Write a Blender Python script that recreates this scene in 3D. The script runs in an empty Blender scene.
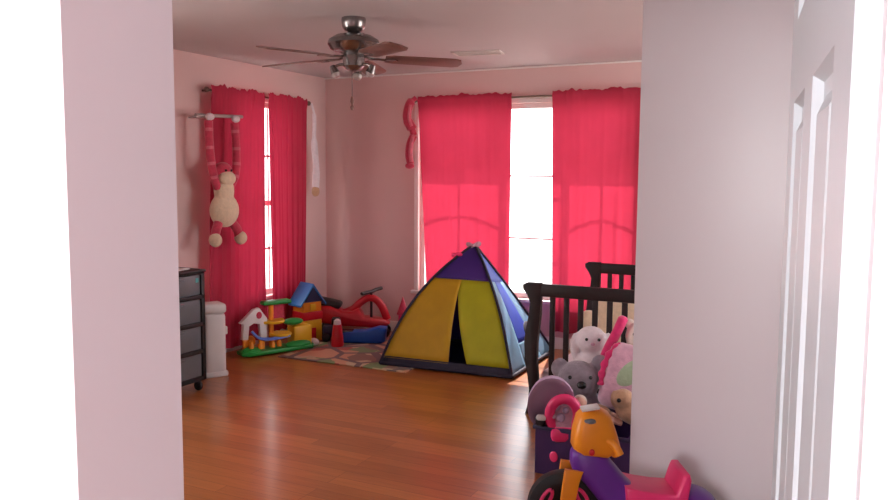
import bpy, bmesh, math, random
from mathutils import Vector, Matrix, noise
R = math.radians
PI = math.pi
random.seed(7)
SC = bpy.context.scene
COL = SC.collection

# ------------------------------------------------------------------ camera
def make_camera():
    yaw, pit, roll = R(26.5), R(5.38), R(0.414)
    f = Vector((-math.sin(yaw)*math.cos(pit), math.cos(yaw)*math.cos(pit), -math.sin(pit)))
    r = Vector((math.cos(yaw), math.sin(yaw), 0)); u = r.cross(f)
    r = r*math.cos(roll) + u*math.sin(roll); u = r.cross(f)
    cd = bpy.data.cameras.new('camera'); co = bpy.data.objects.new('camera', cd); COL.objects.link(co)
    m = Matrix((r, u, -f)).transposed().to_4x4(); m.translation = Vector((0, 0, 1.507))
    co.matrix_world = m
    cd.sensor_width = 36; cd.lens = 36*800/889; cd.clip_start = 0.02
    SC.camera = co
make_camera()

# ------------------------------------------------------------------ light
SKY_STRENGTH = 1.9
SUN_STRENGTH = 3.0
HALL_WATTS = 36.0
SIDE_WATTS = 13.0
SC.view_settings.view_transform = 'Standard'
SC.view_settings.look = 'None'
SC.view_settings.gamma = 1.0
SC.view_settings.use_curve_mapping = False
SC.view_settings.exposure = 1.78
world = bpy.data.worlds.new('world'); SC.world = world; world.use_nodes = True
wb = world.node_tree.nodes['Background']
wb.inputs['Color'].default_value = (0.93, 0.96, 1.0, 1)
wb.inputs['Strength'].default_value = SKY_STRENGTH
sd = bpy.data.lights.new('sun', 'SUN'); so = bpy.data.objects.new('sun', sd); COL.objects.link(so)
sd.energy = SUN_STRENGTH; sd.angle = R(0.6); sd.color = (1, .95, .88)
so.rotation_euler = Vector((0.16, -0.62, -0.74)).to_track_quat('-Z', 'Y').to_euler()
so.location = (-2, 12, 9)
def area(name, loc, direction, sx, sy, watts, color=(1, 1, 1), portal=False):
    d = bpy.data.lights.new(name, 'AREA'); d.shape = 'RECTANGLE'; d.size = sx; d.size_y = sy
    d.energy = watts; d.color = color
    o = bpy.data.objects.new(name, d); COL.objects.link(o); o.location = loc
    o.rotation_euler = Vector(direction).to_track_quat('-Z', 'Z').to_euler()
    if portal: d.cycles.is_portal = True
    return o
area('hall_daylight', (-0.42, -2.55, 1.55), (0.06, 1, 0), 1.0, 1.1, HALL_WATTS, (.98, .98, 1))
area('fill_right_added', (1.36, 5.15, 1.3), (-1, 0, 0), 1.9, 1.5, SIDE_WATTS, (1, .97, .95))  # unseen fill lamp added to brighten the bedroom from the right
area('fill_near_left_added', (-4.72, 1.95, 1.3), (1, 0, 0), 1.7, 1.5, SIDE_WATTS*.8, (1, .97, .95))  # second added fill, out of view, lighting the room from the near left
area('portal_back_window', (-2.5, 6.74, 1.24), (0, -1, 0), 2.0, 1.7, 1, portal=True)
area('portal_left_window', (-4.75, 5.53, 1.24), (1, 0, 0), 1.2, 1.7, 1, portal=True)

# ------------------------------------------------------------------ materials
def lin(c):
    return tuple(((v/255)/12.92 if v/255 <= .04045 else ((v/255+.055)/1.055)**2.4) for v in c)
def mat(name, rgb, rough=.6, metal=0., var=.06, scale=9., bump=0., bscale=60., spec=.5, sheen=0., coat=0., trans=0.):
    m = bpy.data.materials.new(name); m.use_nodes = True
    nt = m.node_tree; b = nt.nodes['Principled BSDF']
    c = lin(rgb)
    tc = nt.nodes.new('ShaderNodeTexCoord'); nz = nt.nodes.new('ShaderNodeTexNoise')
    nz.inputs['Scale'].default_value = scale; nz.inputs['Detail'].default_value = 3
    nt.links.new(tc.outputs['Object'], nz.inputs['Vector'])
    rp = nt.nodes.new('ShaderNodeValToRGB')
    rp.color_ramp.elements[0].position = .3; rp.color_ramp.elements[1].position = .7
    rp.color_ramp.elements[0].color = (*[max(0, v*(1-var)) for v in c], 1)
    rp.color_ramp.elements[1].color = (*[min(1, v*(1+var)) for v in c], 1)
    nt.links.new(nz.outputs['Fac'], rp.inputs['Fac']); nt.links.new(rp.outputs['Color'], b.inputs['Base Color'])
    b.inputs['Roughness'].default_value = rough; b.inputs['Metallic'].default_value = metal
    b.inputs['Specular IOR Level'].default_value = spec
    b.inputs['Sheen Weight'].default_value = sheen; b.inputs['Coat Weight'].default_value = coat
    if bump:
        n2 = nt.nodes.new('ShaderNodeTexNoise'); n2.inputs['Scale'].default_value = bscale; n2.inputs['Detail'].default_value = 4
        nt.links.new(tc.outputs['Object'], n2.inputs['Vector'])
        bp = nt.nodes.new('ShaderNodeBump'); bp.inputs['Strength'].default_value = bump; bp.inputs['Distance'].default_value = .01
        nt.links.new(n2.outputs['Fac'], bp.inputs['Height']); nt.links.new(bp.outputs['Normal'], b.inputs['Normal'])
    if trans:
        tl = nt.nodes.new('ShaderNodeBsdfTranslucent'); nt.links.new(rp.outputs['Color'], tl.inputs['Color'])
        mx = nt.nodes.new('ShaderNodeMixShader'); mx.inputs[0].default_value = trans
        nt.links.new(b.outputs[0], mx.inputs[1]); nt.links.new(tl.outputs[0], mx.inputs[2])
        nt.links.new(mx.outputs[0], nt.nodes['Material Output'].inputs['Surface'])
    return m
def mat_floor():
    m = bpy.data.materials.new('hardwood planks'); m.use_nodes = True
    nt = m.node_tree; b = nt.nodes['Principled BSDF']; N = nt.nodes.new; L = nt.links.new
    tc = N('ShaderNodeTexCoord'); br = N('ShaderNodeTexBrick')
    br.inputs['Scale'].default_value = 1.0; br.inputs['Brick Width'].default_value = 1.1
    br.inputs['Row Height'].default_value = .085; br.inputs['Mortar Size'].default_value = .0012
    br.inputs['Color1'].default_value = (*lin((182, 110, 58)), 1); br.inputs['Color2'].default_value = (*lin((156, 88, 44)), 1)
    br.inputs['Mortar'].default_value = (*lin((104, 56, 28)), 1); br.inputs['Bias'].default_value = -.1
    br.offset = .37; br.offset_frequency = 3
    L(tc.outputs['Object'], br.inputs['Vector'])
    mp = N('ShaderNodeMapping'); mp.inputs['Scale'].default_value = (2.2, 26, 1); L(tc.outputs['Object'], mp.inputs['Vector'])
    nz = N('ShaderNodeTexNoise'); nz.inputs['Scale'].default_value = 2; nz.inputs['Detail'].default_value = 5; L(mp.outputs[0], nz.inputs['Vector'])
    mx = N('ShaderNodeMixRGB'); mx.blend_type = 'OVERLAY'; mx.inputs[0].default_value = .28
    L(br.outputs['Color'], mx.inputs[1]); L(nz.outputs['Fac'], mx.inputs[2]); L(mx.outputs[0], b.inputs['Base Color'])
    b.inputs['Roughness'].default_value = .3; b.inputs['Coat Weight'].default_value = .25; b.inputs['Coat Roughness'].default_value = .16
    bp = N('ShaderNodeBump'); bp.inputs['Strength'].default_value = .06; bp.inputs['Distance'].default_value = .004
    L(nz.outputs['Fac'], bp.inputs['Height']); L(bp.outputs[0], b.inputs['Normal'])
    return m
def mat_rug():
    m = bpy.data.materials.new('patterned play rug'); m.use_nodes = True
    nt = m.node_tree; b = nt.nodes['Principled BSDF']; N = nt.nodes.new; L = nt.links.new
    tc = N('ShaderNodeTexCoord'); vo = N('ShaderNodeTexVoronoi'); vo.inputs['Scale'].default_value = 7; vo.distance = 'CHEBYCHEV'
    L(tc.outputs['Object'], vo.inputs['Vector'])
    sp = N('ShaderNodeSeparateColor'); L(vo.outputs['Color'], sp.inputs[0])
    rp = N('ShaderNodeValToRGB'); rp.color_ramp.interpolation = 'CONSTANT'
    cols = [(196, 172, 140), (170, 92, 82), (122, 138, 96), (188, 160, 130), (140, 110, 96), (200, 150, 120)]
    e = rp.color_ramp.elements
    while len(e) < len(cols): e.new(.5)
    for i, c in enumerate(cols): e[i].position = i/len(cols); e[i].color = (*lin(c), 1)
    L(sp.outputs[0], rp.inputs['Fac'])
    v2 = N('ShaderNodeTexVoronoi'); v2.feature = 'DISTANCE_TO_EDGE'; v2.inputs['Scale'].default_value = 3.2
    L(tc.outputs['Object'], v2.inputs['Vector'])
    lt = N('ShaderNodeMath'); lt.operation = 'LESS_THAN'; lt.inputs[1].default_value = .07; L(v2.outputs['Distance'], lt.inputs[0])
    mx = N('ShaderNodeMixRGB'); L(lt.outputs[0], mx.inputs[0]); L(rp.outputs['Color'], mx.inputs[1]); mx.inputs[2].default_value = (*lin((120, 100, 96)), 1)
    L(mx.outputs[0], b.inputs['Base Color']); b.inputs['Roughness'].default_value = .95
    return m
def mat_glass():
    m = bpy.data.materials.new('window glass'); m.use_nodes = True
    nt = m.node_tree; N = nt.nodes.new; L = nt.links.new
    for n in list(nt.nodes):
        if n.type == 'BSDF_PRINCIPLED': nt.nodes.remove(n)
    t = N('ShaderNodeBsdfTransparent'); g = N('ShaderNodeBsdfGlossy'); g.inputs['Roughness'].default_value = .02
    mx = N('ShaderNodeMixShader'); mx.inputs[0].default_value = .04; L(t.outputs[0], mx.inputs[1]); L(g.outputs[0], mx.inputs[2])
    L(mx.outputs[0], nt.nodes['Material Output'].inputs['Surface'])
    return m
M = {
 'wall': mat('pink wall paint', (222, 190, 186), .55, var=.015, scale=2, bump=.03, bscale=90),
 'hallwall': mat('pale lilac white paint', (222, 212, 216), .34, var=.012, scale=2),
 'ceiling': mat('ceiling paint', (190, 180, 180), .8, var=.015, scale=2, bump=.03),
 'trim': mat('white trim gloss', (238, 234, 230), .35, var=.01),
 'doorwhite': mat('white door paint', (192, 199, 204), .38, var=.01),
 'floor': mat_floor(), 'rug': mat_rug(), 'glass': mat_glass(),
 'rugedge': mat('tan rug binding', (190, 165, 135), .95),
 'curtain': mat('red curtain cloth', (172, 44, 68), .8, var=.05, scale=5, trans=.35),
 'curtain_l': mat('crimson curtain cloth', (178, 36, 66), .8, var=.05, scale=5, trans=.15),
 'rod': mat('bronze rod metal', (110, 92, 80), .35, metal=.9),
 'pewter': mat('brushed pewter', (146, 141, 140), .26, metal=.92, var=.05, scale=20),
 'blade': mat('brown fan blade wood', (120, 84, 74), .45, var=.15, scale=14),
 'lampglass': mat('clear bulb glass', (176, 164, 160), .12, spec=.9),
 'darkmetal': mat('dark metal', (60, 54, 52), .4, metal=.8),
 'vent': mat('vent metal', (206, 196, 190), .5),
 'ventdark': mat('vent gaps', (120, 108, 104), .7),
 'espresso': mat('espresso crib wood', (34, 20, 20), .5, var=.15, scale=12, spec=.3),
 'mattress': mat('pale mattress cloth', (222, 206, 212), .9, bump=.1),
 'black': mat('black plastic', (26, 24, 26), .45),
 'tyre': mat('black tyre plastic', (20, 18, 24), .5),
 'greydrawer': mat('smoke grey drawer plastic', (112, 116, 122), .35, var=.06),
 'teal': mat('teal sticker', (90, 190, 190), .5),
 'whiteplastic': mat('white plastic', (226, 220, 218), .4, var=.02),
 'tentyellow': mat('yellow tent nylon', (206, 160, 22), .6, var=.06, trans=.25),
 'tentyellow_backlit': mat('backlit yellow tent nylon', (196, 190, 24), .6, var=.06, trans=.3),  # yellow flap with the greenish tint of backlight put into its colour
 'tentpurple': mat('purple tent nylon', (70, 36, 130), .6, var=.06, trans=.2),
 'tentblue': mat('blue tent nylon', (70, 100, 214), .6, var=.08, trans=.45),
 'tentcyan': mat('pale blue tent nylon', (150, 196, 226), .6, var=.08, trans=.45),
 'tentdark': mat('dark navy tent edging', (30, 24, 48), .7),
 'red': mat('red toy plastic', (200, 24, 40), .35), 'blue': mat('blue toy plastic', (28, 84, 170), .4),
 'lightblue': mat('light blue toy plastic', (96, 132, 220), .4), 'roofblue': mat('teal blue toy roof', (40, 120, 190), .4),
 'green': mat('green toy plastic', (30, 150, 60), .4), 'yellow': mat('yellow toy plastic', (232, 180, 30), .4),
 'orange': mat('orange toy plastic', (246, 150, 36), .35), 'pink': mat('hot pink toy plastic', (240, 56, 120), .38),
 'purple': mat('purple toy plastic', (104, 44, 150), .38), 'lavender': mat('lavender toy plastic', (188, 162, 192), .45),
 'binpurple': mat('dark purple bin plastic', (58, 34, 84), .42), 'navy': mat('dark navy plastic', (40, 36, 72), .42),
 'plushgrey': mat('grey plush', (140, 128, 138), .95, var=.12, scale=40, bump=.5, sheen=.4),
 'plushwhite': mat('white plush', (226, 214, 218), .95, var=.06, scale=40, bump=.5, sheen=.4),
 'plushcream': mat('cream plush', (222, 198, 168), .95, var=.08, scale=40, bump=.5, sheen=.4),
 'plushpink': mat('pale pink plush', (206, 158, 176), .95, var=.12, scale=30, bump=.5, sheen=.4),
 'plushgreen': mat('sage green plush patch', (160, 178, 146), .95, var=.08, scale=40, bump=.4),
 'plushpale': mat('pale cream plush', (226, 212, 198), .95, var=.06, scale=40, bump=.5, sheen=.4),
 'magenta': mat('magenta plush', (216, 44, 108), .95, var=.1, scale=40, bump=.4, sheen=.3),
 'plushred': mat('red striped plush', (196, 60, 84), .95, var=.12, scale=40, bump=.4, sheen=.3),
 'plushstripe': mat('pale pink plush stripe', (214, 112, 128), .95, var=.1, scale=40, bump=.4),
 'plushtan': mat('tan plush', (190, 150, 118), .95, var=.1, scale=40, bump=.5, sheen=.3),
 'skin': mat('doll vinyl', (230, 180, 158), .5), 'eyeblack': mat('black bead', (14, 12, 14), .25),
 'patio': mat('pale concrete patio', (214, 210, 204), .9, var=.05, scale=1), 'roof': mat('eave board', (210, 206, 200), .8),
 'darkteal': mat('dark teal plastic', (38, 62, 66), .2, coat=.5),
 'greywood': mat('grey painted bar', (176, 160, 156), .6),
}

# ------------------------------------------------------------------ mesh helpers
class MB:
    def __init__(s): s.bm = bmesh.new()
    def _add(s, verts, faces, mtx=None, smooth=False):
        vs = [s.bm.verts.new((mtx @ Vector(v)) if mtx else Vector(v)) for v in verts]
        for f in faces:
            try: fc = s.bm.faces.new([vs[i] for i in f]); fc.smooth = smooth
            except ValueError: pass
        return vs
    def box(s, c, d, rot=(0, 0, 0), bev=0., seg=2):
        t = bmesh.new(); bmesh.ops.create_cube(t, size=1)
        bmesh.ops.scale(t, vec=d, verts=t.verts)
        if bev: bmesh.ops.bevel(t, geom=list(t.edges), offset=min(bev, min(d)*.49), segments=seg, affect='EDGES', profile=.5)
        from mathutils import Euler
        m = Matrix.Translation(c) @ Euler(rot).to_matrix().to_4x4()
        s._merge(t, m); return s
    def bx(s, a, b, bev=0.):
        a, b = Vector(a), Vector(b); return s.box((a+b)/2, [abs(v) for v in (b-a)], bev=bev)
    def _merge(s, t, m, smooth=True):
        bmesh.ops.transform(t, matrix=m, verts=t.verts)
        t.verts.index_update(); vs = [s.bm.verts.new(v.co) for v in t.verts]
        for f in t.faces:
            try: n = s.bm.faces.new([vs[v.index] for v in f.verts]); n.smooth = smooth
            except ValueError: pass
        t.free()
    def ell(s, c, r, rot=(0, 0, 0), seg=20):
        from mathutils import Euler
        if not hasattr(r, '__len__'): r = (r, r, r)
        t = bmesh.new(); bmesh.ops.create_uvsphere(t, u_segments=seg, v_segments=max(8, seg*2//3), radius=1)
        s._merge(t, Matrix.Translation(c) @ Euler(rot).to_matrix().to_4x4() @ Matrix.Diagonal((*r, 1))); return s
    def lathe(s, prof, c=(0, 0, 0), axis='Z', seg=24, mtx=None):
        vs, fs = [], []
        for (r, z) in prof:
            for k in range(seg):
                a = 2*PI*k/seg; vs.append((r*math.cos(a), r*math.sin(a), z))
        n = len(prof)
        for i in range(n-1):
            for k in range(seg):
                k2 = (k+1) % seg; fs.append((i*seg+k, i*seg+k2, (i+1)*seg+k2, (i+1)*seg+k))
        if prof[0][0] > 1e-6: fs.append(tuple(range(seg-1, -1, -1)))
        if prof[-1][0] > 1e-6: fs.append(tuple((n-1)*seg+k for k in range(seg)))
        rm = {'Z': Matrix(), 'X': Matrix.Rotation(PI/2, 4, 'Y'), 'Y': Matrix.Rotation(-PI/2, 4, 'X')}[axis]
        m = (mtx or Matrix()) @ Matrix.Translation(c) @ rm
        s._add(vs, fs, m, True); return s
    def tube(s, pts, rad, seg=10, flat=1.0, cap=True):
        pts = [Vector(p) for p in pts]; n = len(pts)
        rr = rad if hasattr(rad, '__len__') else [rad]*n
        vs = []; up = None
        for i, p in enumerate(pts):
            t = (pts[min(i+1, n-1)]-pts[max(i-1, 0)]).normalized()
            if up is None:
                up = Vector((0, 0, 1)) if abs(t.z) < .9 else Vector((1, 0, 0))
            a = t.cross(up)
            if a.length < 1e-4: a = t.cross(Vector((0, 1, 0)))
            a.normalize(); b = a.cross(t).normalized(); up = b
            for k in range(seg):
                q = 2*PI*k/seg; vs.append(p + a*math.cos(q)*rr[i] + b*math.sin(q)*rr[i]*flat)
        fs = []
        for i in range(n-1):
            for k in range(seg):
                k2 = (k+1) % seg; fs.append((i*seg+k, i*seg+k2, (i+1)*seg+k2, (i+1)*seg+k))
        if cap: fs.append(tuple(range(seg-1, -1, -1))); fs.append(tuple((n-1)*seg+k for k in range(seg)))
        s._add(vs, fs, None, True); return s
    def prism(s, poly, y0, y1, plane='XZ', bev=0.):
        t = bmesh.new()
        mk = {'XZ': lambda a, b, y: (a, y, b), 'YZ': lambda a, b, y: (y, a, b), 'XY': lambda a, b, y: (a, b, y)}[plane]
        v0 = [t.verts.new(mk(a, b, y0)) for a, b in poly]; v1 = [t.verts.new(mk(a, b, y1)) for a, b in poly]
        n = len(poly)
        t.faces.new(v0); t.faces.new(v1[::-1])
        for i in range(n): t.faces.new((v0[i], v1[i], v1[(i+1) % n], v0[(i+1) % n]))
        bmesh.ops.recalc_face_normals(t, faces=t.faces)
        if bev:
            es = [e for e in t.edges if any(len(f.verts) == n for f in e.link_faces)]
            bmesh.ops.bevel(t, geom=es, offset=bev, segments=2, affect='EDGES', profile=.5)
        s._merge(t, Matrix()); return s
    def build(s, name, m, parent=None, angle=38, mods=()):
        me = bpy.data.meshes.new(name)
        bmesh.ops.recalc_face_normals(s.bm, faces=s.bm.faces)
        s.bm.to_mesh(me); s.bm.free()
        me.set_sharp_from_angle(angle=R(angle))
        o = bpy.data.objects.new(name, me); COL.objects.link(o)
        for mm in (m if isinstance(m, (list, tuple)) else [m]): me.materials.append(mm)
        if parent: o.parent = parent
        for kind, kw in mods:
            md = o.modifiers.new(kind.lower(), kind)
            for k, v in kw.items(): setattr(md, k, v)
        return o
SOFT = (('REMESH', dict(mode='VOXEL', voxel_size=.009)), ('SMOOTH', dict(factor=.6, iterations=6)))
def tag(o, label, cat, group=None):
    o['label'] = label; o['category'] = cat
    if group: o['group'] = group
    return o
def thing(name, label, cat, loc, rz=0, group=None, rot=None):
    o = bpy.data.objects.new(name, None); COL.objects.link(o); o.empty_display_size = .1
    o.location = loc; o.rotation_euler = rot if rot else (0, 0, rz)
    return tag(o, label, cat, group)
def struct(o): o['kind'] = 'structure'; return o
def sroot(name, loc=(0, 0, 0), rz=0):
    o = bpy.data.objects.new(name, None); COL.objects.link(o); o.location = loc; o.rotation_euler = (0, 0, rz); return struct(o)
def lerp(a, b, t): return a+(b-a)*t
def spline(pts, n=8):
    pts = [Vector(p) for p in pts]; out = []
    for i in range(len(pts)-1):
        p0, p1, p2, p3 = pts[max(i-1, 0)], pts[i], pts[i+1], pts[min(i+2, len(pts)-1)]
        for k in range(n):
            t = k/n
            out.append(.5*((2*p1)+(p2-p0)*t+(2*p0-5*p1+4*p2-p3)*t*t+(3*p1-p0-3*p2+p3)*t**3))
    out.append(pts[-1]); return out

# ------------------------------------------------------------------ room shell
XL, YB, ZC = -4.61, 6.6, 2.44
T = .15
struct(MB().bx((XL-T, -2.8, -.1), (1.4, YB+T, 0)).build('floor', M['floor']))
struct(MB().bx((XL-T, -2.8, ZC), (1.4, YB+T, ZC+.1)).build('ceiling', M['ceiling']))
def holed(axis, p0, p1, a0, a1, h0, h1, z0, z1):
    mb = MB()
    for (u0, u1, v0, v1) in ((a0, h0, 0, ZC), (h1, a1, 0, ZC), (h0, h1, 0, z0), (h0, h1, z1, ZC)):
        if u1-u0 < .001 or v1-v0 < .001: continue
        if axis == 'X': mb.bx((p0, u0, v0), (p1, u1, v1))
        else: mb.bx((u0, p0, v0), (u1, p1, v1))
    return mb
WZ0, WZ1 = .42, 2.13
W1 = (-3.56, -1.52); W2 = (5.12, 5.96)
struct(holed('Y', YB, YB+T, XL-T, 1.4, W1[0], W1[1], WZ0, WZ1).build('wall_back', M['wall']))
W4 = (1.1, 2.8); W3 = (4.2, 6.1)
wl = holed('X', XL-T, XL, 3.2, YB, W2[0], W2[1], WZ0, WZ1)
for a_, b_, c_, d_ in ((.64, W4[0], 0, ZC), (W4[1], 3.2, 0, ZC), (W4[0], W4[1], 0, WZ0), (W4[0], W4[1], WZ1, ZC)): wl.bx((XL-T, a_, c_), (XL, b_, d_))
struct(wl.build('wall_left', M['wall']))
struct(holed('X', 1.25, 1.4, 3.7, YB, W3[0], W3[1], WZ0, WZ1).build('wall_right', M['wall']))
struct(MB().bx((-.83, 3.6, 0), (1.4, 3.7, ZC)).build('wall_inner', M['hallwall']))
JL, JR, DY0, DY1 = -.64, .016, .505, .64
struct(holed('Y', DY0, DY1, XL-T, 1.4, JL, JR, 0, 2.06).build('wall_front', M['hallwall']))
struct(MB().bx((1.25, -2.8, 0), (1.4, DY0, ZC)).bx((1.25, DY1, 0), (1.4, 3.6, ZC)).build('wall_entry', M['hallwall']))
struct(MB().bx((-1.55, -2.8, 0), (-1.4, DY0, ZC)).build('wall_hall', M['hallwall']))
struct(MB().bx((-1.4, -2.8, 0), (1.25, -2.65, ZC)).build('wall_rear', M['hallwall']))
struct(MB().bx((XL, .64, 0), (XL+.015, YB-.015, .1), .004).build('baseboard_left', M['trim']))
struct(MB().bx((XL, YB-.015, 0), (1.25, YB, .1), .004).build('baseboard_back', M['trim']))
struct(MB().bx((-40, -20, -.3), (40, 60, -.12)).build('ground', M['patio']))
struct(MB().bx((XL+.0, YB-.014, ZC-.014), (1.25, YB, ZC), .003).build('leaked_light_strip', M['trim']))  # white strip standing in for light leaking along the ceiling line
struct(MB().bx((XL-.2, YB+T, 2.46), (1.6, YB+T+.60, 2.56)).build('eave', M['roof']))

# windows
def window(name, axis, h0, h1, pos, mull, meet, arch):
    root = sroot(name)
    def P(u, d, z): return (u, pos+d, z) if axis == 'Y' else ((pos-d, u, z) if axis == 'X' else (pos+d, u, z))
    fr = MB(); w = .045
    def bar(u0, u1, z0, z1, d0=.03, d1=.09): fr.bx(P(u0, d0, z0), P(u1, d1, z1), .004)
    bar(h0, h0+w, WZ0, WZ1); bar(h1-w, h1, WZ0, WZ1); bar(h0+w, h1-w, WZ0, WZ0+w); bar(h0+w, h1-w, WZ1-w, WZ1)
    for u in mull: bar(u-.03, u+.03, WZ0+w, WZ1-w)
    fr.build('window_frame', M['trim'], root)
    cs = [h0]+list(mull)+[h1]
    for i in range(len(cs)-1):
        a, b = cs[i]+.03, cs[i+1]-.03
        sash = MB()
        if meet[i]:
            sash.bx(P(a, .04, meet[i]-.025), P(b, .075, meet[i]+.025), .004)
            if not arch:
                for um in (lerp(a, b, .3), lerp(a, b, .8)): sash.bx(P(um-.01, .05, WZ0+w), P(um+.01, .07, WZ1-w))
                for z in (.83, 1.66): sash.bx(P(a, .05, z-.009), P(b, .065, z+.009))
        else:
            for z in (.95, 1.5): sash.bx(P(a, .05, z-.008), P(b, .065, z+.008))
        if arch and meet[i]:
            sash.bx(P((a+b)/2-.012, .05, WZ0+w), P((a+b)/2+.012, .07, meet[i]))
            pts = [P(lerp(a, b, t), .06, 1.23+.10*math.sin(PI*t)) for t in [k/14 for k in range(15)]]
            sash.tube(pts, .012, 8)  # curved bar added to cast an arch shadow on the curtain
        sash.build('sash', M['trim'], root)
        MB().bx(P(a-.005, .058, WZ0+w-.005), P(b+.005, .062, WZ1-w+.005)).build('pane', M['glass'], root)
    cas = MB(); c = .045
    cas.bx(P(h0-c, -.015, WZ0-.03), P(h0, 0, WZ1+c), .004).bx(P(h1, -.015, WZ0-.03), P(h1+c, 0, WZ1+c), .004)
    cas.bx(P(h0, -.015, WZ1), P(h1, 0, WZ1+c), .004)
    cas.build('window_casing', M['trim'], root)
    MB().bx(P(h0-c-.02, -.05, WZ0-.03), P(h1+c+.02, .03, WZ0), .006).build('window_sill', M['trim'], root)
window('window_1', 'Y', W1[0], W1[1], YB, (-2.72, -2.15), (1.66, None, 1.66), True)
window('window_2', 'X', W2[0], W2[1], XL, (), (1.24,), False)
window('added_window_right', 'XR', W3[0], W3[1], 1.25, (5.15,), (1.24, 1.24), False)  # unseen window added in the right wall for extra room light
window('added_window_near_left', 'X', W4[0], W4[1], XL, (1.95,), (1.24, 1.24), False)  # invented window out of view, added to let in more light

# six panel door standing open beside the opening
def door():
    L_, H_, t = .74, 2.03, .036
    a = Vector((.0, .575)); d = Vector((-.108, .994)).normalized()
    root = sroot('door_1', (a.x, a.y, 0.008), math.atan2(d.y, d.x))
    # local x runs from hinge to latch, local +y faces into the opening
    xs = [0, .115, .315, .425, .625, L_]; zs = [0, .24, .82, .99, 1.60, 1.71, 1.90, H_]
    fr = MB(); y0, y1 = -t, 0.
    for (u0, u1) in ((xs[0], xs[1]), (xs[2], xs[3]), (xs[4], xs[5])): fr.bx((u0, y0, 0), (u1, y1, H_))
    for (z0, z1) in ((zs[0], zs[1]), (zs[2], zs[3]), (zs[4], zs[5]), (zs[6], zs[7])):
        fr.bx((xs[1], y0, z0), (xs[2], y1, z1)); fr.bx((xs[3], y0, z0), (xs[4], y1, z1))
    fr.build('door_frame', M['doorwhite'], root)
    for (u0, u1) in ((xs[1], xs[2]), (xs[3], xs[4])):
        for (z0, z1) in ((zs[1], zs[2]), (zs[3], zs[4]), (zs[5], zs[6])):
            p = MB()
            for sgn, yo in ((1, 0.), (-1, -t)):
                rings = [(0, 0), (.008, -.010), (.022, -.011), (.042, -.002)]
                vs = []
                for (ins, dep) in rings:
                    y = yo+sgn*dep
                    vs += [(u0+ins, y, z0+ins), (u1-ins, y, z0+ins), (u1-ins, y, z1-ins), (u0+ins, y, z1-ins)]
                fs = []
                for i in range(3):
                    for k in range(4): fs.append((i*4+k, i*4+(k+1) % 4, (i+1)*4+(k+1) % 4, (i+1)*4+k))
                fs.append((12, 13, 14, 15)); p._add(vs, fs)
            p.build('panel', M['doorwhite'], root, angle=5)
    kn = MB()
    for s in (0, -t):
        g = 1 if s == 0 else -1
        prof = [(.03, 0), (.03, .006), (.012, .012), (.012, .035), (.027, .045), (.03, .06), (.02, .072), (0, .075)]
        kn.lathe([(r_, z_*g) for r_, z_ in prof], (L_-.06, s, .93), 'Y')
    kn.build('door_knob', M['pewter'], root)
    hg = MB()
    for z in (.2, 1.0, 1.8): hg.tube([(-.004, .006, z), (-.004, .006, z+.09)], .006)
    hg.build('hinge', M['pewter'], root)
door()

# ------------------------------------------------------------------ ceiling things
def fan():
    root = thing('ceiling_fan', 'pewter ceiling fan with five brown blades and a spotlight kit', 'ceiling fan', (-2.69, 4.15, ZC))
    MB().lathe([(.0, 0), (.072, 0), (.074, -.012), (.07, -.055), (.055, -.075), (.03, -.085)]).build('canopy', M['pewter'], root)
    MB().lathe([(.03, -.08), (.05, -.095), (.11, -.105), (.150, -.13), (.158, -.155), (.14, -.185), (.105, -.205), (.06, -.215), (.0, -.216)], seg=36).build('motor_housing', M['pewter'], root)
    MB().lathe([(.06, -.21), (.066, -.235), (.066, -.285), (.05, -.305), (.025, -.315), (0, -.316)]).build('switch_housing', M['pewter'], root)
    for k in range(5):
        a = R(36.5+72*k)
        prof = [(.19, -.05), (.24, -.064), (.61, -.07), (.65, -.055), (.665, 0), (.65, .055), (.61, .07), (.24, .064), (.19, .05)]
        b = MB().prism(prof, -.004, .004, 'XY', .002)
        bmesh.ops.transform(b.bm, matrix=Matrix.Rotation(a, 4, 'Z') @ Matrix.Translation((0, 0, -.232)) @ Matrix.Rotation(R(1.5), 4, 'Y') @ Matrix.Rotation(R(-12), 4, 'X'), verts=b.bm.verts)
        bo = b.build('blade', M['blade'], root)
        br = MB().tube([(.06, 0, -.225), (.10, 0, -.238), (.15, .0, -.24), (.2, 0, -.243)], .012, 8, .6)
        br.prism([(.19, -.02), (.25, -.035), (.27, 0), (.25, .035), (.19, .02)], -.248, -.242, 'XY', .001)
        bmesh.ops.transform(br.bm, matrix=Matrix.Rotation(a, 4, 'Z'), verts=br.bm.verts)
        br.build('blade_bracket', M['pewter'], bo)
    for k in range(3):
        a = R(26.5+(-22, 180, 85)[k]); c, s = math.cos(a), math.sin(a)
        lm = MB().tube(spline([(.04*c, .04*s, -.28), (.08*c, .08*s, -.275), (.12*c, .12*s, -.29)], 4), .008)
        mt = Matrix.Translation((.125*c, .125*s, -.30)) @ Matrix.Rotation(a, 4, 'Z') @ Matrix.Rotation(R(25), 4, 'Y')
        lm.lathe([(.0, .02), (.016, .018), (.022, .0), (.03, -.03), (.027, -.03), (.018, 0)], mtx=mt)
        lo = lm.build('spotlight', M['pewter'], root)
        MB().lathe([(0, -.005), (.016, -.008), (.029, -.035), (.022, -.052), (0, -.06)], mtx=mt).build('bulb', M['lampglass'], lo)
    ch = MB().tube([(.0, -.02, -.315), (.002, -.022, -.42), (.0, -.02, -.47)], .0025, 6)
    co = ch.build('pull_chain', M['pewter'], root)
    MB().lathe([(0, -.46), (.008, -.475), (.011, -.50), (.004, -.515), (.012, -.53), (.008, -.545), (0, -.55)], (0, -.02, 0)).build('chain_fob', M['blade'], co)
fan()
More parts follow.
